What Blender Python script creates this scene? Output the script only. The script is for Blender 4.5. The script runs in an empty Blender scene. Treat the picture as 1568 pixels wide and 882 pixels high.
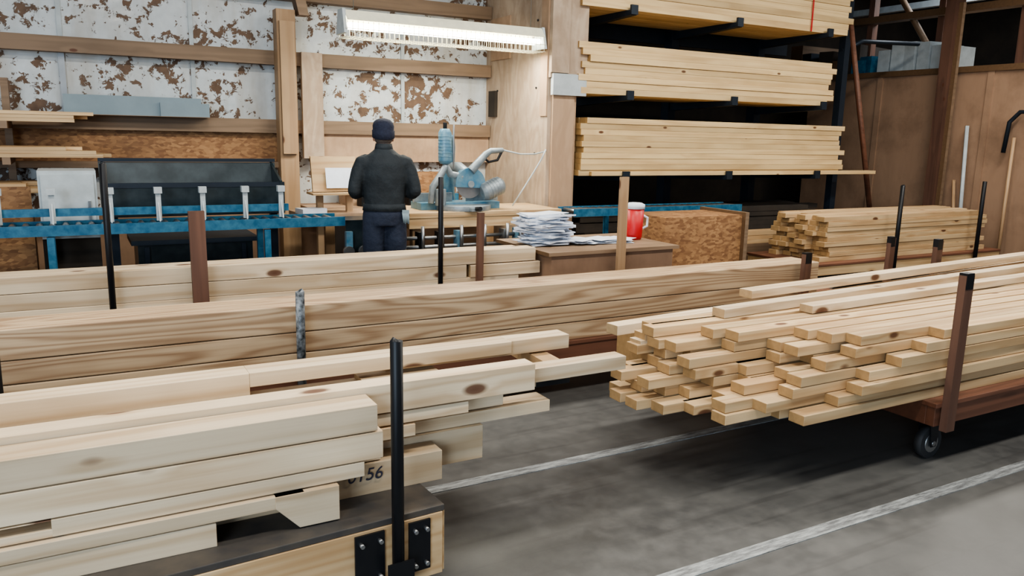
import bpy, bmesh, math, random
from mathutils import Vector, Matrix
random.seed(7)
S=bpy.context.scene
COL=bpy.context.collection
# ------------------------------------------------------------------ materials
def newmat(name):
    m=bpy.data.materials.new(name); m.use_nodes=True
    nt=m.node_tree; b=nt.nodes['Principled BSDF']
    return m,nt,b
def N(nt,t,**k):
    n=nt.nodes.new(t)
    for a,v in k.items(): setattr(n,a,v)
    return n
def math_(nt,op,a,b=None,c=None):
    n=nt.nodes.new('ShaderNodeMath'); n.operation=op
    for i,v in enumerate((a,b,c)):
        if v is None: continue
        if isinstance(v,(int,float)): n.inputs[i].default_value=v
        else: nt.links.new(v,n.inputs[i])
    return n.outputs[0]
def mixc(nt,f,a,b,blend='MIX'):
    n=nt.nodes.new('ShaderNodeMix'); n.data_type='RGBA'; n.blend_type=blend
    for i,v in ((0,f),(6,a),(7,b)):
        if isinstance(v,(int,float)): n.inputs[i].default_value=v
        elif isinstance(v,tuple): n.inputs[i].default_value=(*v[:3],1)
        else: nt.links.new(v,n.inputs[i])
    return n.outputs[2]
def ramp(nt,v,stops):
    n=nt.nodes.new('ShaderNodeValToRGB'); e=n.color_ramp.elements
    while len(e)<len(stops): e.new(0.5)
    for i,(p,c) in enumerate(stops):
        e[i].position=p; e[i].color=(*c,1) if isinstance(c,tuple) else (c,c,c,1)
    nt.links.new(v,n.inputs[0]); return n.outputs[0]
def objco(nt,scale=(1,1,1),off=None):
    tc=N(nt,'ShaderNodeTexCoord'); o=tc.outputs['Object']
    if off is not None:
        a=N(nt,'ShaderNodeVectorMath',operation='ADD'); nt.links.new(o,a.inputs[0]); nt.links.new(off,a.inputs[1]); o=a.outputs[0]
    m=N(nt,'ShaderNodeMapping'); m.inputs['Scale'].default_value=scale; nt.links.new(o,m.inputs[0])
    return m.outputs[0]
def noise(nt,vec,scale,detail=3,rough=.5,dist=0):
    n=N(nt,'ShaderNodeTexNoise'); n.inputs['Scale'].default_value=scale; n.inputs['Detail'].default_value=detail
    n.inputs['Roughness'].default_value=rough; n.inputs['Distortion'].default_value=dist
    nt.links.new(vec,n.inputs['Vector']); return n.outputs['Fac']
def bump(nt,b,h,s=.3,d=.01):
    n=N(nt,'ShaderNodeBump'); n.inputs['Strength'].default_value=s; n.inputs['Distance'].default_value=d
    nt.links.new(h,n.inputs['Height']); nt.links.new(n.outputs[0],b.inputs['Normal'])
def wood(name,light,dark,knots=.085,grain=.6,axis=0,stain=0.0,rough=.6,endc=None,var=.3,freq=38.0,bend=.10,tr=6):
    m,nt,b=newmat(name)
    at=N(nt,'ShaderNodeAttribute'); at.attribute_name='rnd'; r=at.outputs['Fac']
    cx=N(nt,'ShaderNodeCombineXYZ')
    nt.links.new(math_(nt,'MULTIPLY',r,17.0),cx.inputs[0]); nt.links.new(math_(nt,'MULTIPLY',r,9.0),cx.inputs[1]); nt.links.new(math_(nt,'MULTIPLY',r,23.0),cx.inputs[2])
    sk=[3.4,3.4,3.4]; sk[axis]=1.5
    vo=N(nt,'ShaderNodeTexVoronoi'); vo.inputs['Scale'].default_value=1.5
    nt.links.new(objco(nt,tuple(sk),cx.outputs[0]),vo.inputs['Vector'])
    sc=[tr,tr,tr]; sc[axis]=.28
    v=objco(nt,tuple(sc),cx.outputs[0])
    n1=noise(nt,v,1.0,2,.5,.2)
    kk=ramp(nt,vo.outputs['Distance'],[(0,bend),(.3,0.0)])
    n1=math_(nt,'ADD',n1,kk) if knots>0 else n1
    g=math_(nt,'MULTIPLY_ADD',math_(nt,'SINE',math_(nt,'MULTIPLY',n1,freq)),.5,.5)
    g=math_(nt,'POWER',g,1.8)
    sc2=[110,110,110]; sc2[axis]=2.5
    n2=noise(nt,objco(nt,tuple(sc2),cx.outputs[0]),1.0,2)
    gg=math_(nt,'MULTIPLY',math_(nt,'MULTIPLY_ADD',g,.7,math_(nt,'MULTIPLY',n2,.55)),grain)
    c=mixc(nt,gg,light,dark)
    sc3=[2,2,2]; sc3[axis]=.9
    n3=noise(nt,objco(nt,tuple(sc3),cx.outputs[0]),1.3,3)
    c=mixc(nt,ramp(nt,n3,[(.45,0.0),(.75,.5+stain)]),c,tuple(x*.75 for x in dark))
    if knots>0:
        k=ramp(nt,vo.outputs['Distance'],[(0,1.0),(knots,.9),(knots*1.5,0.0)])
        c=mixc(nt,k,c,(.10,.035,.015))
    hs=N(nt,'ShaderNodeHueSaturation'); nt.links.new(c,hs.inputs['Color'])
    nt.links.new(math_(nt,'MULTIPLY_ADD',math_(nt,'FRACT',math_(nt,'MULTIPLY',r,7.31)),var,1-var*.6),hs.inputs['Value'])
    c=hs.outputs[0]
    tc=N(nt,'ShaderNodeTexCoord'); sp=N(nt,'ShaderNodeSeparateXYZ'); nt.links.new(tc.outputs['Normal'],sp.inputs[0])
    e=math_(nt,'GREATER_THAN',math_(nt,'ABSOLUTE',sp.outputs[axis]),.85)
    ec=endc or tuple(x*y for x,y in zip(light,(.60,.50,.38)))
    n4=noise(nt,objco(nt,(34,34,34),cx.outputs[0]),1,2)
    ecc=mixc(nt,n4,ec,tuple(x*.6 for x in ec))
    c=mixc(nt,e,c,ecc)
    nt.links.new(c,b.inputs['Base Color']); b.inputs['Roughness'].default_value=rough
    bump(nt,b,gg,.2,.003)
    return m
def plain(name,col,rough=.5,metal=0,var=.15,scale=8,col2=None,bs=0.0,emit=0,bd=.01):
    m,nt,b=newmat(name)
    n=noise(nt,objco(nt),scale,4,.6)
    c=mixc(nt,ramp(nt,n,[(.35,0.0),(.7,1.0)]),col,col2 or tuple(x*(1-var) for x in col))
    nt.links.new(c,b.inputs['Base Color']); b.inputs['Roughness'].default_value=rough; b.inputs['Metallic'].default_value=metal
    if bs: bump(nt,b,n,bs,bd)
    if emit:
        b.inputs['Emission Color'].default_value=(*col,1); b.inputs['Emission Strength'].default_value=emit
    return m
PINE=wood('pine',(.69,.51,.30),(.40,.22,.09),.085,.62)
PINEP=wood('pine_pale',(.78,.65,.47),(.44,.28,.14),.105,.6,stain=.05)
FIR=wood('fir_beam',(.60,.45,.29),(.22,.12,.06),0,.75,freq=120,tr=4)
PINEY=wood('pine_rack',(.72,.54,.29),(.46,.28,.12),.06,.42)
PINEV=wood('pine_vertical',(.46,.31,.18),(.28,.16,.08),.08,.5,axis=2)
PINED=wood('pine_depth',(.70,.50,.30),(.42,.24,.11),.08,.5,axis=1)
GIRT=wood('old_girt',(.25,.17,.11),(.13,.085,.05),.06,.5)
REDW=wood('stained_wood',(.20,.085,.05),(.08,.035,.02),.05,.6)
REDV=wood('stained_stake',(.16,.08,.052),(.075,.036,.025),.05,.6,axis=2)
BLACK=plain('black_steel',(.012,.013,.016),.45,.3)
CHIP=plain('chipped_paint_steel',(.015,.02,.025),.5,.3,col2=(.30,.33,.36),scale=30)
STEEL=plain('bare_steel',(.36,.37,.38),.35,.9)
CAST=plain('cast_grey_metal',(.30,.34,.36),.45,.35,.25,col2=(.18,.22,.25),scale=14)
BLUE=plain('blue_paint',(.012,.085,.17),.45,.1,col2=(.05,.17,.26),scale=15)
LBLUE=plain('machine_blue',(.07,.20,.31),.4,.2,col2=(.18,.30,.36),scale=12)
DGREEN=plain('dark_green_sheet',(.010,.020,.026),.35,.3,col2=(.035,.05,.06),scale=5)
ARM=plain('rack_steel',(.02,.03,.045),.5,.4)
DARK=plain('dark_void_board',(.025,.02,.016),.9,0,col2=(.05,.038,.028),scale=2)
WHITE=plain('white_paper',(.70,.75,.84),.7,0,.12)
WPAINT=plain('white_enamel',(.46,.51,.53),.5,0,.2)
GREYB=plain('grey_blue_sheet',(.22,.29,.33),.5,0,.15,scale=3)
RUBBER=plain('rubber',(.03,.03,.032),.7)
RED=plain('red_plastic',(.50,.015,.02),.4)
DECK=plain('deck_grey',(.045,.042,.042),.6,0,col2=(.09,.075,.06),scale=6,bs=.1)
SKIN=plain('skin',(.42,.24,.17),.5,0,.1)
JACKET=plain('navy_jacket',(.008,.013,.018),.8,0,col2=(.014,.021,.028),scale=10,bs=.5,bd=.03)
TROUS=plain('navy_trousers',(.011,.017,.036),.85,0,col2=(.018,.026,.05),scale=10,bs=.5,bd=.03)
HATM=plain('knit_navy',(.006,.009,.024),.9,0,col2=(.014,.02,.045),scale=60,bs=.5)
BOOT=plain('boot_leather',(.03,.02,.015),.6)
HAIR=plain('grey_hair',(.12,.10,.09),.8,0,.4,scale=80)
TUBE=plain('fluorescent_tube',(1,.95,.78),.4,emit=16)
REFL=plain('reflector_white',(.85,.83,.66),.4)
TEXTM=plain('marker_ink',(.03,.03,.05),.7)
def osb(name,a,bc,sc=22,fl=.5):
    m,nt,b=newmat(name)
    vo=N(nt,'ShaderNodeTexVoronoi'); vo.inputs['Scale'].default_value=sc; vo.inputs['Randomness'].default_value=1
    nt.links.new(objco(nt,(1,1,2.2)),vo.inputs['Vector'])
    sx=N(nt,'ShaderNodeSeparateColor'); nt.links.new(vo.outputs['Color'],sx.inputs[0])
    n=noise(nt,objco(nt),1.2,3)
    c=mixc(nt,sx.outputs[0],a,bc); c=mixc(nt,ramp(nt,n,[(.4,0.0),(.75,fl)]),c,tuple(x*.5 for x in bc))
    nt.links.new(c,b.inputs['Base Color']); b.inputs['Roughness'].default_value=.7
    bump(nt,b,sx.outputs[0],.2,.003); return m
def ply(name,a,d,rough=.65,gs=.5):
    m,nt,b=newmat(name)
    n=noise(nt,objco(nt,(1.6,1.6,.5)),2.2,4,.55,.6); n2=noise(nt,objco(nt,(14,14,2)),2,3); n3=noise(nt,objco(nt),1.6,6,.65)
    g=math_(nt,'MULTIPLY_ADD',math_(nt,'SINE',math_(nt,'MULTIPLY',n,34.0)),.3,.4)
    c=mixc(nt,math_(nt,'MULTIPLY_ADD',n2,.4,math_(nt,'MULTIPLY',g,gs)),a,d)
    c=mixc(nt,ramp(nt,n3,[(.45,0.0),(.7,.65)]),c,tuple(x*.6 for x in d))
    nt.links.new(c,b.inputs['Base Color']); b.inputs['Roughness'].default_value=rough; return m
OSB=osb('osb',(.40,.22,.10),(.19,.09,.04))
PLY=ply('plywood',(.46,.32,.21),(.33,.21,.13))
PLYP=ply('plywood_pale',(.50,.40,.30),(.36,.26,.18),gs=.9)
PLYO=ply('plywood_brown',(.34,.22,.145),(.25,.155,.10),.5,.18)
def peel():
    m,nt,b=newmat('peeling_white_paint')
    v=objco(nt)
    n1=noise(nt,v,8.5,8,.70,.4); n2=noise(nt,objco(nt,(1,1,1)),1.3,3,.6)
    s=math_(nt,'ADD',math_(nt,'MULTIPLY',n1,.95),math_(nt,'MULTIPLY',n2,.5))
    k=ramp(nt,s,[(.765,0.0),(.778,1.0)])
    n3=noise(nt,v,14,4)
    white=mixc(nt,n3,(.64,.68,.70),(.48,.52,.54))
    st=noise(nt,objco(nt,(3,3,.6)),1.5,4)
    white=mixc(nt,ramp(nt,st,[(.45,0.0),(.75,.6)]),white,(.36,.31,.24))
    brown=mixc(nt,n3,(.20,.12,.07),(.05,.027,.018))
    c=mixc(nt,k,white,brown)
    nt.links.new(c,b.inputs['Base Color'])
    nt.links.new(math_(nt,'MULTIPLY_ADD',k,.4,.22),b.inputs['Roughness'])
    bump(nt,b,math_(nt,'ADD',math_(nt,'MULTIPLY',k,-1),math_(nt,'MULTIPLY',noise(nt,v,2.2,3),3.0)),.5,.02)
    return m
PEEL=peel()
def floor_m():
    m,nt,b=newmat('concrete_floor')
    v=objco(nt)
    n=noise(nt,v,.6,6,.62); n2=noise(nt,v,9,5,.65)
    c=ramp(nt,n,[(.3,(.056,.056,.056)),(.7,(.125,.126,.122))])
    c=mixc(nt,ramp(nt,n2,[(.4,0.0),(.75,.45)]),c,(.16,.157,.15))
    sc=noise(nt,objco(nt,(.5,9,1)),1.5,4)
    c=mixc(nt,ramp(nt,sc,[(.55,0.0),(.7,.4)]),c,(.035,.033,.032))
    nt.links.new(c,b.inputs['Base Color'])
    nt.links.new(math_(nt,'MULTIPLY_ADD',n2,.3,.28),b.inputs['Roughness'])
    bump(nt,b,n2,.08,.005); return m
FLOORM=floor_m()
def line_m():
    m,nt,b=newmat('worn_white_line')
    n=noise(nt,objco(nt,(2,14,1)),3,6,.75)
    c=ramp(nt,n,[(.40,(.13,.135,.14)),(.60,(.38,.40,.40))])
    nt.links.new(c,b.inputs['Base Color']); b.inputs['Roughness'].default_value=.5; return m
LINEM=line_m()
def corr():
    m,nt,b=newmat('corrugated_roof')
    w=N(nt,'ShaderNodeTexWave'); w.inputs['Scale'].default_value=1.6; nt.links.new(objco(nt),w.inputs['Vector']); w.bands_direction='X'
    c=mixc(nt,w.outputs['Fac'],(.05,.055,.065),(.16,.17,.19)); nt.links.new(c,b.inputs['Base Color']); b.inputs['Roughness'].default_value=.5
    bump(nt,b,w.outputs['Fac'],.6,.05); return m
CORR=corr()
# ------------------------------------------------------------------ mesh builder
class MB:
    def __init__(s):
        s.bm=bmesh.new(); s.l=s.bm.verts.layers.float.new('rnd'); s.mats=[]
    def mi(s,m):
        if m not in s.mats: s.mats.append(m)
        return s.mats.index(m)
    def _fin(s,vs,fs,m,smooth=False):
        r=random.random()
        for v in vs: v[s.l]=r
        k=s.mi(m)
        for f in fs: f.material_index=k; f.smooth=smooth
    def box(s,x0,x1,y0,y1,z0,z1,m,rot=None,piv=None,ch=0):
        vs=[s.bm.verts.new((x,y,z)) for x in (x0,x1) for y in (y0,y1) for z in (z0,z1)]
        ix=[(0,1,3,2),(4,6,7,5),(0,4,5,1),(2,3,7,6),(0,2,6,4),(1,5,7,3)]
        fs=[s.bm.faces.new([vs[i] for i in q]) for q in ix]
        if rot is not None:
            p=Vector(piv) if piv else Vector(((x0+x1)/2,(y0+y1)/2,(z0+z1)/2))
            for v in vs: v.co=rot@(v.co-p)+p
        s._fin(vs,fs,m); return vs
    def prism(s,poly,h0,h1,axis,m):
        def P(a,b,h):
            return {0:(h,a,b),1:(a,h,b),2:(a,b,h)}[axis]
        A=[s.bm.verts.new(P(a,b,h0)) for a,b in poly]; B=[s.bm.verts.new(P(a,b,h1)) for a,b in poly]
        fs=[s.bm.faces.new(A[::-1]),s.bm.faces.new(B)]
        n=len(poly)
        for i in range(n): fs.append(s.bm.faces.new([A[i],A[(i+1)%n],B[(i+1)%n],B[i]]))
        s._fin(A+B,fs,m); return A+B
    def tube(s,pts,rad,m,n=12,up=None,ell=None):
        pts=[Vector(p) for p in pts]; 
        if not isinstance(rad,(list,tuple)): rad=[rad]*len(pts)
        rings=[]; ref=Vector(up) if up else None; pu=None
        for i,p in enumerate(pts):
            t=(pts[min(i+1,len(pts)-1)]-pts[max(i-1,0)]).normalized()
            if ref: a=ref
            elif pu is not None: a=pu          # carry the frame along so the sleeve never twists
            else: a=(Vector((0,0,1)) if abs(t.z)<.9 else Vector((1,0,0)))
            u=(a-t*a.dot(t)).normalized(); w=t.cross(u); pu=u
            r=rad[i]; ru,rw=(r if isinstance(r,(list,tuple)) else (r,r))
            rings.append([s.bm.verts.new(p+u*ru*math.cos(2*math.pi*k/n)+w*rw*math.sin(2*math.pi*k/n)) for k in range(n)])
        fs=[]
        for a,b in zip(rings,rings[1:]):
            for k in range(n): fs.append(s.bm.faces.new([a[k],a[(k+1)%n],b[(k+1)%n],b[k]]))
        caps=[s.bm.faces.new(rings[0][::-1]),s.bm.faces.new(rings[-1])]
        s._fin([v for r in rings for v in r],fs,m,True); s._fin([],caps,m); return rings
    def ell(s,c,r,m,seg=20,rot=None):
        g=bmesh.ops.create_uvsphere(s.bm,u_segments=seg,v_segments=seg//2+2,radius=1)
        vs=g['verts']
        for v in vs:
            q=Vector((v.co.x*r[0],v.co.y*r[1],v.co.z*r[2]))
            if rot is not None: q=rot@q
            v.co=q+Vector(c)
        fs=set(f for v in vs for f in v.link_faces); s._fin(vs,fs,m,True)
    def obj(s,name,parent=None,bevel=0,loc=None):
        bmesh.ops.recalc_face_normals(s.bm,faces=s.bm.faces)
        me=bpy.data.meshes.new(name); s.bm.to_mesh(me); s.bm.free()
        for m in s.mats: me.materials.append(m)
        o=bpy.data.objects.new(name,me); COL.objects.link(o)
        if parent: o.parent=parent
        if bevel:
            md=o.modifiers.new('b','BEVEL'); md.width=bevel; md.segments=2; md.limit_method='ANGLE'
        if loc: o.location=loc
        return o
def empty(name,loc=(0,0,0)):
    e=bpy.data.objects.new(name,None); COL.objects.link(e); e.location=loc; e.empty_display_size=.1; return e
RZ=lambda a:Matrix.Rotation(math.radians(a),3,'Z')
RX=lambda a:Matrix.Rotation(math.radians(a),3,'X')
RY=lambda a:Matrix.Rotation(math.radians(a),3,'Y')
# ------------------------------------------------------------------ room
b=MB(); b.box(-9,16,-7,12,-.15,0,FLOORM); b.obj('floor')
b=MB(); b.box(-9,16,3.26,3.33,.0,.003,LINEM); b.obj('floor_line_paint')
b=MB(); b.box(-9,16,2.13,2.2,.0,.003,LINEM); b.obj('floor_line_paint')
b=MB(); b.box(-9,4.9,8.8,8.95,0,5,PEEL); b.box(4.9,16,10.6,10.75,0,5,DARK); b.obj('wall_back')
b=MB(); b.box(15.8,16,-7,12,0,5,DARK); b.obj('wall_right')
b=MB(); b.box(-9,16,-7,12,5.0,5.1,CORR)
for yy in (1,4,7): b.box(-9,16,yy,yy+.12,4.7,5.0,GIRT)
b.obj('ceiling')
b=MB()
b.box(-9,4.47,8.66,8.8,2.36,2.50,GIRT); b.box(-9,4.47,8.66,8.8,1.66,1.80,GIRT); b.box(-9,4.47,8.66,8.8,3.02,3.16,GIRT)
b.box(-9,2.0,8.74,8.8,1.36,1.66,OSB); b.box(-9,2.1,8.62,8.8,1.30,1.36,GIRT)
b.box(2.3,4.47,8.70,8.8,1.36,1.66,PLY)
b.box(-9,4.47,8.72,8.8,0,.9,PLYO)
for x in (.0,-2.4,1.15,3.4): b.box(x-.02,x+.02,8.785,8.8,1.8,3.0,WPAINT)
b.box(-.03,.02,8.77,8.8,1.8,2.36,STEEL)
b.obj('trim_1')
b=MB(); b.box(1.93,2.12,8.5,8.66,0,2.9,PINEV); b.box(1.95,2.1,8.45,8.5,1.45,2.78,PINEV); b.box(2.2,2.42,8.6,8.66,1.4,2.5,PLYP)
b.prism([(1.85,4.2),(2.15,2.85),(2.25,2.85),(2.0,4.2)],8.45,8.6,1,GIRT); b.obj('trim_2')
b=MB()
b.box(4.48,4.53,7.36,8.8,0,5,PLYP); b.box(4.48,4.94,7.32,7.36,2.30,5,PLYP); b.box(4.48,4.70,7.3,7.32,2.35,5,PLYP)
b.box(4.53,4.80,7.33,7.36,0,2.30,PLY); b.box(4.50,4.92,7.29,7.34,2.12,2.34,WPAINT)
b.box(4.80,4.84,7.36,8.8,0,5,PLY)
b.box(4.462,4.48,7.36,7.50,1.9,5,PLY); b.box(4.462,4.48,8.2,8.66,2.55,3.02,PLY)
for z in (1.5,2.2,2.9):
    for yy in (7.6,8.5): b.tube([(4.47,yy,z),(4.485,yy,z)],.012,BLACK,8)
b.box(4.44,4.48,8.5,8.66,1.9,2.2,DARK)
b.obj('wall_partition')
b=MB(); b.box(11,11.05,4.2,9.6,0,2.72,PLYO); b.box(10.96,11.06,4.2,9.6,2.68,2.76,GIRT)
for yy in (5.4,6.5,8.2): b.box(10.98,11,yy,yy+.09,0,2.7,PLYO)
b.obj('wall_panel_right')
b=MB(); b.box(10.72,10.94,7.0,7.14,0,5,REDV); b.box(10.80,10.86,6.94,7.0,.5,3.6,GIRT)
b.obj('timber_post')
e=empty('storage_shelf')
b=MB(); b.box(11.05,15.5,4.2,10.4,2.62,2.72,GIRT)
for yy in (5.2,6.4,7.6,8.8): b.box(11.4,11.52,yy,yy+.1,2.72,4.7,REDV)
for yy in (5.2,7.6): b.tube([(11.45,yy,2.8),(11.45,yy+1.2,4.5)],.05,GIRT,6)
b.box(11.3,11.5,4.2,10.4,3.55,3.65,GIRT); b.box(12.5,12.6,4.2,10.4,3.9,4.0,WPAINT)
for i in range(9): b.box(8.9,15.5,5+i*.6,5.1+i*.6,4.45,4.6,GIRT)
b.obj('shelf_frame',e)
b=MB()
for i in range(6):
    y=7.1+i*.22+random.uniform(0,.04); h=random.uniform(.25,.45)
    b.box(11.1,11.5,y,y+.2,2.76,2.76+h,WPAINT,rot=RZ(random.uniform(-8,8)))
b.obj('boxes',e)
b=MB()
for i in range(7):
    y=4.5+i*.3; b.box(11.7,12.3,y,y+.25,2.72,2.72+random.uniform(.2,.6),random.choice([DARK,BLUE,GIRT,WPAINT]),rot=RZ(random.uniform(-15,15)))
for i in range(7):
    y=8.4+i*.25; b.box(11.1,12.3,y,y+.25,2.72,2.72+random.uniform(.2,.7),random.choice([DARK,BLUE,GIRT,ARM]),rot=RZ(random.uniform(-15,15)))
b.obj('clutter',e)
b=MB(); b.tube([(10.75,6.55,0),(10.92,6.75,1.95)],.03,WPAINT,4); b.tube([(10.75,6.6,0),(10.93,6.85,1.2)],.025,PINEV,4); b.obj('leaning_board')
b=MB(); pts=[(10.9,5.75,1.5),(10.9,5.78,2.0),(10.9,5.9,2.13),(10.9,6.05,2.13),(10.9,6.17,2.0),(10.9,6.2,1.6)]
b.tube(pts,.028,ARM,10); b.tube([(10.9,5.75,1.5),(10.75,5.6,0)],.02,ARM,8); b.tube([(10.93,6.1,1.8),(10.75,6.0,0)],.022,PINEV,8); b.tube([(10.93,5.5,1.9),(10.7,5.45,0)],.02,BLACK,8)
b.obj('hand_tool_rack')
# ------------------------------------------------------------------ lumber helpers
def pile(b,x0,x1,y0,y1,z0,z1,nt_,ny,m,jx=.06,jy=.004,jr=.15,gap=.0015):
    h=(z1-z0)/nt_; w=(y1-y0)/ny
    for k in range(nt_):
        for j in range(ny):
            a=x0+random.uniform(-jx,jx); c=x1+random.uniform(-jx,jx); o=random.uniform(-jy,jy)
            b.box(a,c,y0+j*w+.002+o,y0+(j+1)*w-.002+o,z0+k*h,z0+(k+1)*h-gap,m,rot=RZ(random.uniform(-jr,jr)))
e=empty('cantilever_lumber_rack')
b=MB()
for x in (5.45,7.0,8.55):
    b.box(x-.06,x+.06,8.35,8.5,0,4.6,ARM)
    for z in (.55,1.27,2.15,3.05):
        vs=b.box(x-.04,x+.04,7.22,8.35,z-.1,z,ARM)
        for v in vs:
            if v.co.y<7.5 and v.co.z<z-.05: v.co.z+=.045
        b.box(x-.045,x+.045,7.2,7.23,z-.05,z+.05,ARM)
b.box(5.2,9.2,8.5,8.54,.4,.6,ARM); b.box(5.2,9.2,8.5,8.54,2.9,3.1,ARM)
b.obj('steel_frame',e)
for i,(z0,z1,n,x1) in enumerate([(1.27,1.90,10,9.05),(2.15,2.69,8,8.75),(3.05,3.7,9,9.0)]):
    b=MB(); pile(b,4.88,x1,7.28,8.25,z0,z1,n,6,PINEY,.07,.008,.2)
    if i==0: b.box(5.0,9.75,7.24,7.36,z0+.0,z0+.045,PINEY)
    if i==2: b.box(8.25,8.27,7.262,7.27,z0,z1,RED)
    b.obj('board_stack_%d'%(i+1),e,.002)
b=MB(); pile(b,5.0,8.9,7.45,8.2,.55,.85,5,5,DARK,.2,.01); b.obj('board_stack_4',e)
b=MB(); b.tube([(9.25,7.5,3.3),(10.2,7.5,.3)],.045,REDW,4); b.box(9.2,9.3,7.5,7.6,0,4.6,ARM); b.tube([(9.2,7.55,2.9),(9.6,7.55,3.05),(10.8,7.55,3.1)],.03,ARM,8)
b.obj('diagonal_brace')
# ------------------------------------------------------------------ carts
def wheel(b,x,y,r=.09,top=.25):
    b.tube([(x,y-.022,r),(x,y+.022,r)],r,RUBBER,24); b.tube([(x,y-.026,r),(x,y+.026,r)],r*.6,STEEL,16); b.tube([(x,y-.04,r),(x,y+.04,r)],.015,STEEL,8)
    for s in (-1,1): b.prism([(x-.02,r-.02),(x+.02,r-.02),(x+.05,top-.01),(x-.05,top-.01)],y+s*.034-.003,y+s*.034+.003,1,BLACK)
    b.box(x-.06,x+.06,y-.05,y+.05,top-.012,top,BLACK)
def cart(name,x0,x1,y0,y1,zt,railm,deckm,wx,stakes):
    e=empty(name)
    b=MB()
    b.box(x0,x1,y0,y0+.05,zt-.13,zt-.025,railm); b.box(x0,x1,y1-.05,y1,zt-.13,zt-.025,railm)
    for i in range(5):
        xx=x0+(x1-x0-.1)*i/4; b.box(xx,xx+.1,y0+.05,y1-.05,zt-.13,zt-.025,railm)
    b.box(x0-.01,x1+.01,y0-.01,y1+.01,zt-.025,zt,deckm); b.obj('deck',e,.003)
    b=MB()
    for x in wx:
        for y in (y0+.12,y1-.12): wheel(b,x,y,.09,zt-.13)
    b.obj('casters',e)
    b=MB()
    for (x,y,zb,zt2,r,m) in stakes:
        if m in (REDV,PINEV): 
            b.box(x-r,x+r,y-.02,y+.02,zb,zt2,m,rot=RY(random.uniform(-1,1)))
            if m is REDV and zt2<1.07: b.box(x-r*.85,x+r*.85,y-.022,y+.022,zt2-.07,zt2+.012,BLACK)
        else: b.tube([(x,y,zb),(x+random.uniform(-.004,.004),y,zt2-.004),(x,y,zt2)],[r,r,r*.8],m,14)
    b.obj('stakes',e); return e
cart('lumber_cart',3.86,7.6,2.36,3.75,.37,REDW,REDW,(4.02,7.3),[(3.93,2.33,.22,1.05,.035,REDV),(7.3,2.33,.22,1.05,.035,REDV),(5.95,3.79,.22,.95,.035,REDV)])
e=cart('lumber_cart',-3.7,0,0,1.05,.35,PINE,DECK,(-3.3,-.4),[(-.19,-.04,.04,1.01,.022,BLACK),(-1.36,1.1,.12,1.02,.021,BLACK),(-3.4,-.04,.12,1.06,.021,BLACK)])
b=MB()
for xx,w_ in ((-.345,.11),(-.14,.085)):
    b.box(xx,xx+w_,-.024,-.014,.12,.315,BLACK)
    for dx in (.02,w_-.02):
        for z in (.15,.285): b.tube([(xx+dx,-.045,z),(xx+dx,-.02,z)],.008,STEEL,8)
b.box(-.24,-.14,-.068,-.060,.12,.20,BLACK)
b.obj('stake_bracket',e)
b=MB(); b.box(-3.7,0,-.015,0,.0+.08,.325,PINE); b.box(0.0,.015,0,1.05,.08,.325,PINE); b.obj('side_boards',e,.002)
e.location=(1.11,2.50,0); e.rotation_euler=(0,0,math.radians(3.5))
cart('lumber_cart',-3,5.9,4.14,5.1,.40,REDW,REDW,(-2.5,1.5,5.5),[(1.0,4.09,.3,.87,.024,CHIP),(4.82,4.09,.3,.86,.035,REDV),(5.95,4.2,.3,.92,.03,REDV)])
cart('lumber_cart',-3,3.3,5.62,6.15,.36,REDW,REDW,(-2.5,2.9),[(.17,5.57,.25,1.47,.02,BLACK),(2.46,5.57,.25,1.37,.02,BLACK),(.70,5.55,.25,1.16,.05,REDV),(2.80,5.57,.25,1.09,.025,REDV)])
cart('lumber_cart',7.1,10.6,5.9,6.9,.36,PINE,REDW,(7.5,10.2),[(8.4,5.86,.25,1.22,.025,BLACK),(10.0,5.86,.25,1.25,.025,BLACK)])
# ---- stacks
b=MB()
for (z0,z1) in ((.40,.515),(.517,.63),(.632,.78)):
    b.box(-3,5.05,4.16,4.44,z0,z1-.003,FIR,rot=RZ(random.uniform(-.05,.05)))
b.box(-3,5.0,4.46,4.8,.40,.70,FIR); b.obj('fir_beam_stack',None,.005)
b=MB()
b.box(-3,2.72,5.64,5.78,.56,.665,PINEP); b.box(-3,3.36,5.64,5.79,.668,.775,PINEP)
b.box(-3,3.2,5.64,5.78,.36,.56,PINEP); b.box(2.75,3.4,5.63,5.78,.56,.66,PINEP); b.box(-3,3.3,5.8,5.95,.36,.76,PINEP); b.box(-3,3.1,5.96,6.1,.36,.74,PINEP)
b.obj('timber_stack',None,.004)
# right stepped pile + loose long boards on top
b=MB()
lay=7; h=.053; w=.10
for j in range(8):
    y=2.42+j*.108
    for k in range(lay):
        z=.37+k*h
        xe=2.90-.085*j if j<6 else 2.45+.06*(j-6)
        xe+=(.15-.012*j)*max(0,k-1)*(1.0 if j<4 else .5)+random.uniform(-.13,.15)
        if j==0: xe=2.95+[0,.25,.36,.45,.66,.86,1.02][k]
        b.box(xe,7.2+random.uniform(-.2,.2),y,y+w-.006,z,z+h-.003,PINE,rot=RZ(random.uniform(-.6,.6)),piv=(6,y,z))
for (x,y,z,w_,h_,ang) in [(2.50,3.32,.65,.09,.055,5.2),(3.05,3.1,.741,.09,.05,4),(2.55,3.18,.60,.09,.05,3.2),(3.6,2.98,.742,.09,.045,2.5),(3.6,3.44,.74,.10,.05,4.5)]:
    b.box(x,7.6,y,y+w_,z,z+h_,PINEP,rot=RZ(ang),piv=(x,y,z))
b.box(2.8,7.3,3.30,3.72,.37,.60,PINE)
b.obj('lumber_stack',None,.003)
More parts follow.
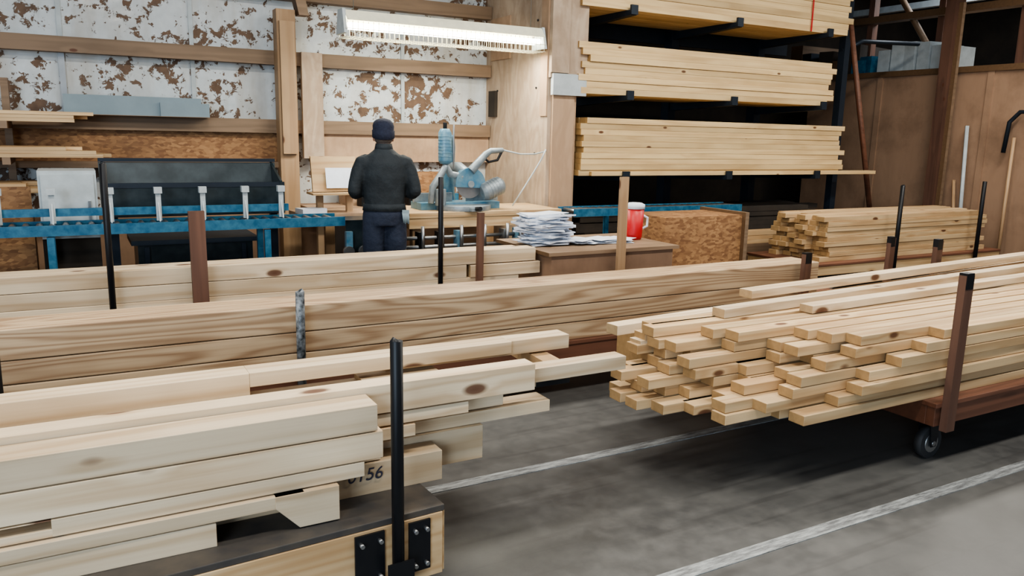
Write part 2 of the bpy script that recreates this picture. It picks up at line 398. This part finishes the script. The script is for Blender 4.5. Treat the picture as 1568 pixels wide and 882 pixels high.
# foreground stack
b=MB()
P=PINEP
def B(x0,x1,y0,y1,z0,z1,m=P): b.box(x0,x1,y0,y1,z0,z1-.003,m,rot=RZ(random.uniform(-.2,.2)),piv=(0,y0,z0))
B(-2.6,.33,2.545,2.67,.35,.435); B(-2.6,.62,2.54,2.67,.437,.485)
b.prism([(.60,.355),(.74,.355),(.74,.482),(.52,.482),(.52,.44)],2.54,2.67,1,P)
B(.3,1.20,2.69,2.80,.35,.475); B(-2.6,1.44,2.81,2.93,.35,.50); B(.2,1.5,2.94,3.05,.35,.45)
B(-2.6,-.10,2.56,2.69,.487,.515); B(-2.6,-.30,2.60,2.69,.515,.545); B(-.13,.84,2.56,2.69,.487,.545); B(-2.6,-.13,2.56,2.60,.538,.545)
B(-2.6,.91,2.56,2.69,.547,.650); B(-2.6,.89,2.56,2.69,.652,.752)
B(0,1.09,2.70,2.80,.55,.60); B(.2,1.78,2.83,2.95,.50,.555); B(.3,1.32,2.71,2.81,.605,.655); B(.2,1.55,2.84,2.96,.56,.62); B(-.5,.95,2.70,2.80,.477,.545)
B(0,1.7,2.82,2.90,.625,.648)
B(-2.6,1.62,2.70,2.79,.66,.775); B(1.2,2.17,2.80,2.89,.65,.715)
B(-2.6,1.0,2.81,2.98,.62,.68); B(-2.6,1.2,2.96,3.03,.46,.66)
B(-2.6,.55,3.08,3.20,.61,.765); B(.55,1.72,3.08,3.20,.705,.765); B(.55,1.02,3.08,3.18,.61,.66); B(1.15,2.05,3.11,3.22,.69,.76); B(1.0,1.35,3.06,3.18,.61,.68)
B(-2.6,.8,3.06,3.2,.548,.605); B(-2.6,1.5,3.08,3.35,.35,.545)
b.obj('lumber_stack',None,.003)
b=MB(); b.box(1.84,1.93,2.90,3.3,.62,.68,PINED,rot=RX(2)); b.box(1.3,1.98,2.98,3.05,.56,.61,BLACK); b.obj('bunk_crosspiece')
cu=bpy.data.curves.new('marker_number','FONT'); cu.body='0156'; cu.size=.07; cu.extrude=.0005; cu.shear=.2
to=bpy.data.objects.new('marker_number',cu); COL.objects.link(to); to.location=(.81,2.685,.41); to.rotation_euler=(math.radians(90),0,0); cu.materials.append(TEXTM)
b=MB(); pile(b,7.35,10.3,6.0,6.75,.36,.87,9,6,PINE,.12,.01); b.obj('lumber_stack',None,.003)
b=MB(); pile(b,7.0,8.4,6.98,7.16,.0,.45,4,2,GIRT,.05,.004,0); pile(b,6.98,8.2,6.98,7.16,.45,.6,3,2,PINE,.05,.004,0); b.obj('lumber_offcut_stack')
b=MB(); b.box(3.43,4.72,5.5,6.35,0,.72,PLYO); b.box(3.38,4.76,5.46,6.4,.72,.75,GIRT)
b.obj('plywood_crate')
b=MB(); b.box(5.12,6.15,6.1,6.7,0,.92,OSB); b.box(6.15,6.2,6.05,6.75,0,.95,GIRT); b.obj('osb_box')
b=MB(); b.box(4.02,4.10,5.38,5.41,.0,1.37,PINEV); b.obj('wooden_stake')
b=MB()
for i in range(70):
    z=.752+i*.0036; cx=3.62+random.uniform(-.07,.07); cy=5.95+random.uniform(-.06,.06); a=random.uniform(-30,30)
    vs=b.box(cx-.17,cx+.17,cy-.12,cy+.12,z,z+.002,WHITE,rot=RZ(a))
    for v in vs: v.co.z+=random.uniform(-.0,.03)
b.obj('paper_pile')
b=MB()
for i in range(14):
    z=.752+i*.003; cx=4.2+random.uniform(-.3,.2); b.box(cx-.14,cx+.14,5.75,5.98,z,z+.002,WHITE,rot=RZ(random.uniform(-30,30)))
b.obj('paper_pile')
b=MB(); b.tube([(4.62,5.95,.75),(4.62,5.95,.78),(4.62,5.95,1.04)],[.065,.075,.085],RED,24); b.tube([(4.62,5.95,1.04),(4.62,5.95,1.08),(4.62,5.95,1.095)],[.09,.09,.06],WHITE,24)
b.tube([(4.70,5.95,.98),(4.77,5.95,.95),(4.77,5.95,.87),(4.69,5.95,.84)],.012,WHITE,8); b.obj('drink_jug')
# ------------------------------------------------------------------ conveyor
def conveyor(name,x0,x1,y0,y1,z):
    e=empty(name); b=MB()
    for y in (y0,y1-.03): b.box(x0,x1,y,y+.03,z-.08,z,BLUE)
    x=x0+.6
    while x<x1:
        for y in (y0,y1-.04): b.box(x,x+.05,y,y+.04,0,z-.09,BLUE)
        b.box(x,x+.05,y0,y1,.25,.3,BLUE); x+=1.6
    b.obj('frame',e)
    b=MB(); x=x0+.06
    while x<x1-.03: b.tube([(x,y0+.03,z-.03),(x,y1-.03,z-.03)],.024,STEEL,10); x+=.09
    b.obj('rollers',e); return e
e=conveyor('roller_conveyor',-4,2.1,6.85,7.2,.95)
b=MB()
for x in (-1.2,-.85,-.5,-.15,.25,.60,.94,1.28,1.58):
    b.box(x-.02,x+.02,7.0,7.02,.95,1.2,WPAINT); b.box(x-.03,x+.03,6.98,7.04,1.17,1.22,WPAINT); b.prism([(6.93,.95),(7.0,.95),(7.0,1.1)],x-.005,x+.005,0,WPAINT)
b.box(-2,1.65,7.03,7.07,1.0,1.06,BLUE)
b.obj('stop_brackets',e)
conveyor('roller_conveyor',4.55,6.9,6.86,7.2,.95)
b=MB(); b.prism([(7.22,.97),(7.5,.97),(7.62,1.38),(7.6,1.40),(7.2,1.25),(7.2,1.0)],.22,.24,0,DGREEN); b.prism([(7.22,.97),(7.5,.97),(7.62,1.38),(7.6,1.40),(7.2,1.25),(7.2,1.0)],1.62,1.64,0,DGREEN)
b.box(.2,1.66,7.21,7.22,.97,1.24,DGREEN); b.box(.2,1.66,7.22,7.5,.96,.98,DGREEN); b.box(.2,1.66,7.52,7.54,.97,1.40,DGREEN,rot=RX(-14)); b.box(.2,1.66,7.205,7.22,1.2,1.24,ARM); b.box(.2,1.66,7.56,7.6,1.40,1.43,ARM)
for x in (.25,1.55): b.box(x,x+.06,7.3,7.36,0,.97,ARM)
b.obj('sheet_metal_trough')
b=MB(); b.box(.45,1.4,7.4,7.9,.0,.7,DGREEN); b.box(.4,1.45,7.37,7.93,.7,.74,ARM); 
for x in (.5,.9,1.3): b.box(x,x+.04,7.38,7.4,.05,.68,ARM)
b.obj('steel_bin')
b=MB(); b.box(-.24,.17,7.25,7.7,.8,1.34,WPAINT); b.box(-.22,.15,7.23,7.25,.84,1.31,WPAINT); b.box(-.24,.17,7.27,7.7,0,.8,DARK); b.box(.10,.12,7.21,7.23,.95,1.1,STEEL); b.obj('metal_cabinet')
b=MB(); b.box(-.02,1.18,8.55,8.62,1.80,1.98,GREYB); b.box(.8,1.25,8.52,8.55,1.8,1.93,GREYB); b.box(-.02,1.25,8.5,8.66,1.795,1.80,GIRT); b.obj('stored_panel')
b=MB()
for k in range(3): pile(b,-3,.0+.12*k,8.0,8.5,1.72+.03*k,1.75+.03*k,1,3,PINE,.1)
for k in range(3): pile(b,-3,.25-.1*k,7.9,8.4,1.42+.03*k,1.45+.03*k,1,3,PINE,.1)
for k in range(2): pile(b,-3,-.3,7.9,8.4,1.12+.04*k,1.16+.04*k,1,3,PINE,.1)
for x in (-.5,-2): 
    b.box(x,x+.06,8.56,8.62,0,2.1,GIRT)
    for z in (1.72,1.42,1.12): b.box(x,x+.06,7.9,8.6,z-.06,z,GIRT)
b.obj('wall_lumber_shelf')
b=MB(); b.box(-.75,-.30,7.5,7.52,.96,1.2,OSB); b.box(-1.2,-.30,7.5,7.85,.0,.96,OSB); b.obj('osb_offcut_bin')
# ------------------------------------------------------------------ work bench with saw
e=empty('saw_bench')
b=MB(); b.box(2.75,4.44,6.95,7.7,.90,.95,PINE)
for x in (2.8,4.35):
    for y in (7.0,7.6): b.box(x,x+.08,y,y+.08,0,.9,PINEV)
b.box(2.75,4.44,6.96,7.0,.80,.9,PINE); b.box(2.9,4.3,7.05,7.6,.35,.38,PINE)
b.obj('bench',e,.003)
b=MB()
for z,y in ((.72,6.9),(.64,6.86)): b.tube([(2.5,y,z),(3.9,y,z)],.018,STEEL,10)
for x in (2.55,2.8,3.0,3.2,3.45,3.7,3.85): b.box(x,x+.06,6.84,6.94,.58,.78,random.choice([STEEL,LBLUE,BLACK])); b.tube([(x+.03,6.82,.6),(x+.03,6.82,.84)],.018,STEEL,8)
b.box(2.15,2.7,7.0,7.35,.5,.90,DGREEN); b.box(2.14,2.2,6.95,7.0,.55,.8,LBLUE); b.box(2.2,2.6,7.05,7.3,0,.5,DARK)
for x in (2.16,2.3): b.tube([(x,6.93,.62),(x,6.97,.62)],.05,STEEL,16)
b.box(2.6,3.9,6.88,6.93,.40,.46,ARM); b.box(2.62,2.68,6.88,6.93,0,.58,ARM); b.box(3.82,3.88,6.88,6.93,0,.58,ARM)
b.obj('feed_rails',e)
# saw: turntable and fence, rear column with curved arm, upright motor, hinged head with blade guard, handle and side motor
sx,sy=3.42,7.22
b=MB()
b.tube([(sx,sy,.95),(sx,sy,1.0)],[.29,.29],CAST,36); b.box(sx-.45,sx+.42,sy-.02,sy+.25,.95,1.02,LBLUE)
b.box(sx-.48,sx-.06,sy+.10,sy+.13,1.02,1.11,CAST); b.box(sx+.10,sx+.46,sy+.10,sy+.13,1.02,1.11,CAST)
b.box(sx-.05,sx+.05,sy-.34,sy-.1,.955,.99,CAST); b.tube([(sx,sy-.33,.98),(sx,sy-.42,.99)],.022,BLACK,12)
b.tube([(sx-.02,sy+.3,.95),(sx-.02,sy+.3,1.25),(sx-.02,sy+.28,1.42),(sx-.04,sy+.22,1.56),(sx-.09,sy+.12,1.64),(sx-.16,sy+.03,1.66)],[.075,.068,.062,.058,.054,.05],LBLUE,18)
b.tube([(sx-.19,sy,1.40),(sx-.19,sy,1.43),(sx-.19,sy,1.70),(sx-.19,sy,1.74)],[.048,.066,.066,.045],LBLUE,20)
for i in range(7): b.tube([(sx-.19,sy,1.47+i*.032),(sx-.19,sy,1.475+i*.032)],.070,LBLUE,20)
b.tube([(sx-.19,sy,1.74),(sx-.19,sy,1.80)],.02,BLACK,12); b.tube([(sx-.105,sy-.02,1.36),(sx-.105,sy-.02,1.78)],.010,STEEL,8)
b.tube([(sx-.19,sy,1.40),(sx-.12,sy+.02,1.30),(sx+.0,sy,1.27)],[.03,.035,.04],CAST,14)
b.tube([(sx-.02,sy+.26,1.36),(sx+.02,sy+.12,1.36),(sx+.05,sy,1.30)],[.05,.055,.055],CAST,14)
# blade guard (half disc) and blade
arc=[(sx+.08+.165*math.cos(math.radians(a)),1.20+.165*math.sin(math.radians(a))) for a in range(-15,200,12)]
b.prism(arc,sy-.035,sy+.03,1,LBLUE)
disc=[(sx+.08+.145*math.cos(math.radians(a)),1.20+.145*math.sin(math.radians(a))) for a in range(0,360,10)]
b.prism(disc,sy-.006,sy-.002,1,STEEL); b.tube([(sx+.08,sy-.05,1.20),(sx+.08,sy+.04,1.20)],.035,CAST,16)
b.tube([(sx+.08,sy-.03,1.33),(sx+.17,sy-.03,1.42),(sx+.25,sy-.03,1.50),(sx+.30,sy-.03,1.53),(sx+.44,sy-.03,1.54)],[.045,.04,.034,.03,.024],CAST,14)
b.tube([(sx+.22,sy-.03,1.47),(sx+.28,sy-.03,1.42),(sx+.38,sy-.03,1.44),(sx+.43,sy-.03,1.53)],.014,BLACK,10)
b.tube([(sx+.20,sy-.05,1.11),(sx+.23,sy-.055,1.12),(sx+.40,sy-.06,1.19),(sx+.43,sy-.06,1.20)],[.07,.092,.092,.06],CAST,26)
for i in range(4): b.tube([(sx+.27+i*.03,sy-.056,1.137+i*.0125),(sx+.28+i*.03,sy-.056,1.141+i*.0125)],.096,CAST,26)
b.tube([(sx-.36,sy-.05,1.02),(sx-.34,sy-.05,1.18),(sx-.26,sy-.04,1.28),(sx-.19,sy-.02,1.38)],[.03,.035,.035,.03],CAST,14)
b.tube([(sx-.27,sy-.08,1.0),(sx-.27,sy-.08,1.16)],.055,CAST,18)
b.obj('miter_saw',e,.002)
b=MB(); b.tube([(4.1,7.4,.95),(4.22,7.36,1.15),(4.32,7.33,1.32),(4.40,7.32,1.45),(4.45,7.32,1.55)],.008,WPAINT,8); b.tube([(3.87,7.2,1.54),(4.1,7.25,1.50),(4.3,7.3,1.50),(4.47,7.35,1.53)],.008,WPAINT,8); b.obj('power_cable',e)
e=empty('drawing_stand')
b=MB(); b.box(2.05,2.5,7.75,7.78,1.1,1.45,PINE,rot=RX(-12)); b.box(2.02,2.52,7.6,7.85,1.08,1.1,PINE); b.box(2.1,2.16,7.75,7.81,0,1.1,PINEV); b.box(2.4,2.46,7.75,7.81,0,1.1,PINEV); b.box(1.9,2.7,7.6,8.1,.86,.9,PLY); b.obj('stand',e)
b=MB(); b.box(2.18,2.45,7.715,7.72,1.14,1.34,WHITE,rot=RX(-12)); b.box(1.9,2.15,7.62,7.8,.9,.95,WHITE,rot=RZ(10)); b.obj('drawing_sheet',e)
b=MB(); b.box(2.6,3.3,8.4,8.7,.9,1.3,PLY); b.box(3.4,3.9,8.4,8.7,.9,1.25,OSB); b.box(2.15,4.4,8.2,8.64,.86,.9,PLY); b.box(2.3,2.4,8.2,8.3,0,.86,PINEV);b.box(4.2,4.3,8.2,8.3,0,.86,PINEV)
for i in range(8): 
    x=2.7+i*.18; b.box(x,x+.1,8.25,8.35,.9,.9+random.uniform(.06,.22),random.choice([BLUE,DARK,OSB,WPAINT,BLACK]),rot=RZ(random.uniform(-20,20)))
b.obj('back_counter')
# ------------------------------------------------------------------ fluorescent fixture
e=empty('fluorescent_light')
b=MB(); y=7.45
b.prism([(y-.13,2.70),(y-.06,2.79),(y+.06,2.79),(y+.13,2.70),(y+.122,2.695),(y+.055,2.775),(y-.055,2.775),(y-.122,2.695)],2.30,4.40,0,REFL)
b.prism([(y-.13,2.58),(y-.07,2.80),(y+.07,2.80),(y+.13,2.58)],2.27,2.30,0,WPAINT); b.prism([(y-.13,2.58),(y-.07,2.80),(y+.07,2.80),(y+.13,2.58)],4.40,4.43,0,WPAINT)
b.obj('reflector',e)
b=MB()
for d in (-.06,.06): b.tube([(2.32,y+d,2.655),(4.38,y+d,2.655)],.026,TUBE,12)
b.obj('tubes',e)
b=MB()
for i in range(43):
    x=2.3+i*.05; b.tube([(x,y-.13,2.69),(x,y-.12,2.55),(x,y+.12,2.55),(x,y+.13,2.69)],.0028,REFL,4)
for d in (-.12,-.06,0,.06,.12): b.tube([(2.28,y+d,2.55),(4.42,y+d,2.55)],.003,REFL,4)
b.tube([(2.28,y-.124,2.62),(4.42,y-.124,2.62)],.003,REFL,4)
b.obj('wire_guard',e)
b=MB()
for x in (2.4,4.3): b.tube([(x,y,2.78),(x,y,5.0)],.004,STEEL,6)
b.obj('hangers',e)
# ------------------------------------------------------------------ worker
def remesh(ob,vox,it=6,fac=.5):
    md=ob.modifiers.new('r','REMESH'); md.mode='VOXEL'; md.voxel_size=vox
    sm=ob.modifiers.new('s','SMOOTH'); sm.iterations=it; sm.factor=fac
    dg=bpy.context.evaluated_depsgraph_get(); me=bpy.data.meshes.new_from_object(ob.evaluated_get(dg))
    ob.modifiers.clear(); ob.data=me
    for p in me.polygons: p.use_smooth=True
    return me
W=empty('worker')
b=MB(); J=JACKET
for s in (-1,1):
    b.tube([(s*.11,0,.06),(s*.11,0,.12),(s*.105,.01,.3),(s*.10,.02,.52),(s*.095,.005,.76),(s*.085,0,.98)],[.06,.062,.068,.08,.10,.105],J,16)
    b.tube([(s*.13,0,1.46),(s*.185,-.01,1.435),(s*.22,-.025,1.36),(s*.25,-.04,1.26),(s*.262,-.05,1.20)],[.060,.068,.064,.058,.054],J,16)
    b.tube([(s*.262,-.055,1.21),(s*.245,.01,1.175),(s*.20,.11,1.18),(s*.15,.20,1.19)],[.054,.056,.050,.040],J,16)
    b.ell((s*.26,-.045,1.20),(.056,.058,.056),J); b.ell((s*.165,-.01,1.43),(.075,.08,.07),J)
    b.ell((s*.12,.05,.05),(.055,.15,.055),J)
b.tube([(0,0,.90),(0,0,1.0),(0,0,1.08),(0,-.005,1.2),(0,-.01,1.33),(0,-.01,1.43),(0,0,1.49),(0,.008,1.53),(0,.012,1.56)],[(.13,.165),(.145,.188),(.13,.172),(.13,.182),(.135,.198),(.125,.195),(.10,.155),(.075,.105),(.062,.07)],J,24,up=(0,1,0))
b.tube([(0,.01,1.5),(0,.025,1.62)],.058,J,14)
body=b.obj('body',W); me=remesh(body,.011,7)
me.materials.clear()
for m in (JACKET,TROUS,BOOT,SKIN): me.materials.append(m)
for p in me.polygons:
    c=p.center; a=0
    if c.z<.10: a=2
    elif c.z<1.05 and abs(c.x)<.23: a=1
    elif c.z>1.575: a=3
    p.material_index=a
b=MB()
def ring(z0,z1,rx0,ry0,rx1,ry1,m,cy=0,th=.01):
    n=28
    R_=[[b.bm.verts.new((rx*math.cos(2*math.pi*k/n),cy+ry*math.sin(2*math.pi*k/n),z)) for k in range(n)] for (rx,ry,z) in ((rx0,ry0,z0),(rx1,ry1,z1),(rx1-th,ry1-th,z1),(rx0-th,ry0-th,z0))]
    fs=[]
    for a in range(4):
        A,B_=R_[a],R_[(a+1)%4]
        for k in range(n): fs.append(b.bm.faces.new([A[k],A[(k+1)%n],B_[(k+1)%n],B_[k]]))
    b._fin([v for r in R_ for v in r],fs,m,True)
ring(1.03,1.09,.190,.147,.180,.136,J); ring(1.53,1.60,.085,.078,.070,.068,J,.014)
b.obj('jacket_hem_and_collar',W)
b=MB(); hc=Vector((0,.045,1.665))
b.ell(hc,(.075,.094,.108),SKIN,24); b.ell(hc+Vector((0,.03,-.055)),(.055,.06,.055),SKIN); b.ell(hc+Vector((0,.10,-.015)),(.013,.02,.025),SKIN)
for s in (-1,1): b.ell(hc+Vector((s*.080,-.005,-.02)),(.012,.02,.032),SKIN)
b.ell(hc+Vector((0,.09,-.055)),(.025,.008,.007),SKIN)
head=b.obj('head',W); remesh(head,.006,3)
b=MB()
for s in (-1,1): b.ell(hc+Vector((s*.03,.087,.012)),(.012,.009,.008),WHITE,12); b.ell(hc+Vector((s*.03,.094,.012)),(.005,.004,.005),BLACK,10)
b.obj('eyes',W)
b=MB(); b.ell(hc+Vector((0,-.012,-.02)),(.078,.088,.07),HAIR); b.obj('hair',W)
b=MB(); n=28
prof=[(-.03,.090,.105),(-.025,.096,.111),(.03,.097,.112),(.035,.090,.106),(.07,.092,.106),(.10,.082,.092),(.12,.06,.066),(.13,.03,.034),(.132,.004,.004)]
hz=hc.z+.012
rings=[[b.bm.verts.new((rx*math.cos(2*math.pi*k/n),hc.y-.01+ry*math.sin(2*math.pi*k/n),hz+z+.12*(ry*math.sin(2*math.pi*k/n))*1.4)) for k in range(n)] for z,rx,ry in prof]
fs=[]
for A,B_ in zip(rings,rings[1:]):
    for k in range(n): fs.append(b.bm.faces.new([A[k],A[(k+1)%n],B_[(k+1)%n],B_[k]]))
fs.append(b.bm.faces.new(rings[-1])); b._fin([v for r in rings for v in r],fs,HATM,True); b.obj('beanie',W)
for s in (-1,1):
    b=MB()
    wr=Vector((s*.15,.20,1.19)); pc=Vector((s*.135,.27,1.20))
    b.tube([wr,wr+(pc-wr)*.5,pc+Vector((0,.03,0))],[(.028,.02),(.036,.022),(.04,.02)],SKIN,12)
    for i,L_ in enumerate((.072,.08,.075,.06)):
        p0=pc+Vector((0,.02,.03-.02*i)); 
        b.tube([p0,p0+Vector((-s*.01,L_*.45,0)),p0+Vector((-s*.035,L_*.6,0)),p0+Vector((-s*.055,L_*.4,0))],[.0095,.009,.0085,.007],SKIN,8)
    b.tube([pc+Vector((-s*.005,-.02,.025)),pc+Vector((-s*.03,.0,.045)),pc+Vector((-s*.055,.025,.04))],[.012,.011,.009],SKIN,8)
    ho=b.obj('hand_'+('right' if s>0 else 'left'),W); remesh(ho,.004,2)
b=MB(); b.box(-.11,.11,.24,.50,1.185,1.192,GIRT,rot=RX(15)); b.box(-.1,.1,.26,.48,1.194,1.198,WHITE,rot=RX(15)); b.obj('clipboard',W)
b=MB()
for i in range(4): b.tube([(.145+i*.014,-.105,1.02),(.15+i*.014,-.115,.98),(.155+i*.013,-.11,.93-.01*(i%2))],[.008,.010,.007],GREYB,8)
b.box(.14,.20,-.115,-.095,1.0,1.04,GREYB); b.obj('work_glove',W)
W.location=(2.36,6.55,0); W.rotation_euler=(0,0,math.radians(-14))
# ------------------------------------------------------------------ lights
def area(name,loc,size,sy_,power,col=(1,.97,.92),rot=(0,0,0)):
    l=bpy.data.lights.new(name,'AREA'); l.shape='RECTANGLE'; l.size=size; l.size_y=sy_; l.energy=power; l.color=col
    o=bpy.data.objects.new(name,l); COL.objects.link(o); o.location=loc; o.rotation_euler=rot; return o
area('fluorescent_lamp_glow',(3.35,7.45,2.53),2.0,.2,60,(1,.95,.82))
for i,(x,y) in enumerate([(1,1.2),(5,1.2),(1,4.6),(5,4.6),(9,4.6),(9,1.2),(-3,2.5)]):
    area('ceiling_lamp_%d'%(i+1),(x,y,4.6),2.4,.4,145 if y>2 else 125,(1,.95,.86))
area('ceiling_lamp_9',(12.5,7.5,4.4),2,1,90,(.9,.95,1))  # added fill with no visible source, brightens the storage shelf and roof above
area('doorway_daylight',(-5,-4,2.6),4,4,560,(.70,.85,1.0),(math.radians(75),0,math.radians(-48)))
w=bpy.data.worlds.new('world'); S.world=w; w.use_nodes=True
bg=w.node_tree.nodes['Background']; bg.inputs[0].default_value=(.72,.85,1,1); bg.inputs[1].default_value=.38
S.view_settings.view_transform='AgX'; S.view_settings.look='AgX - Medium High Contrast'; S.view_settings.exposure=0.0
# ------------------------------------------------------------------ camera
cam=bpy.data.cameras.new('camera'); co=bpy.data.objects.new('camera',cam); COL.objects.link(co)
cam.sensor_width=36; cam.lens=1210/1568*36; cam.clip_end=100
R=Matrix.Rotation(-math.radians(29.1),3,'Z')@Matrix.Rotation(math.radians(79),3,'X')@Matrix.Rotation(.022,3,'Z')
co.matrix_world=Matrix.Translation((0,0,1.7))@R.to_4x4()
S.camera=co
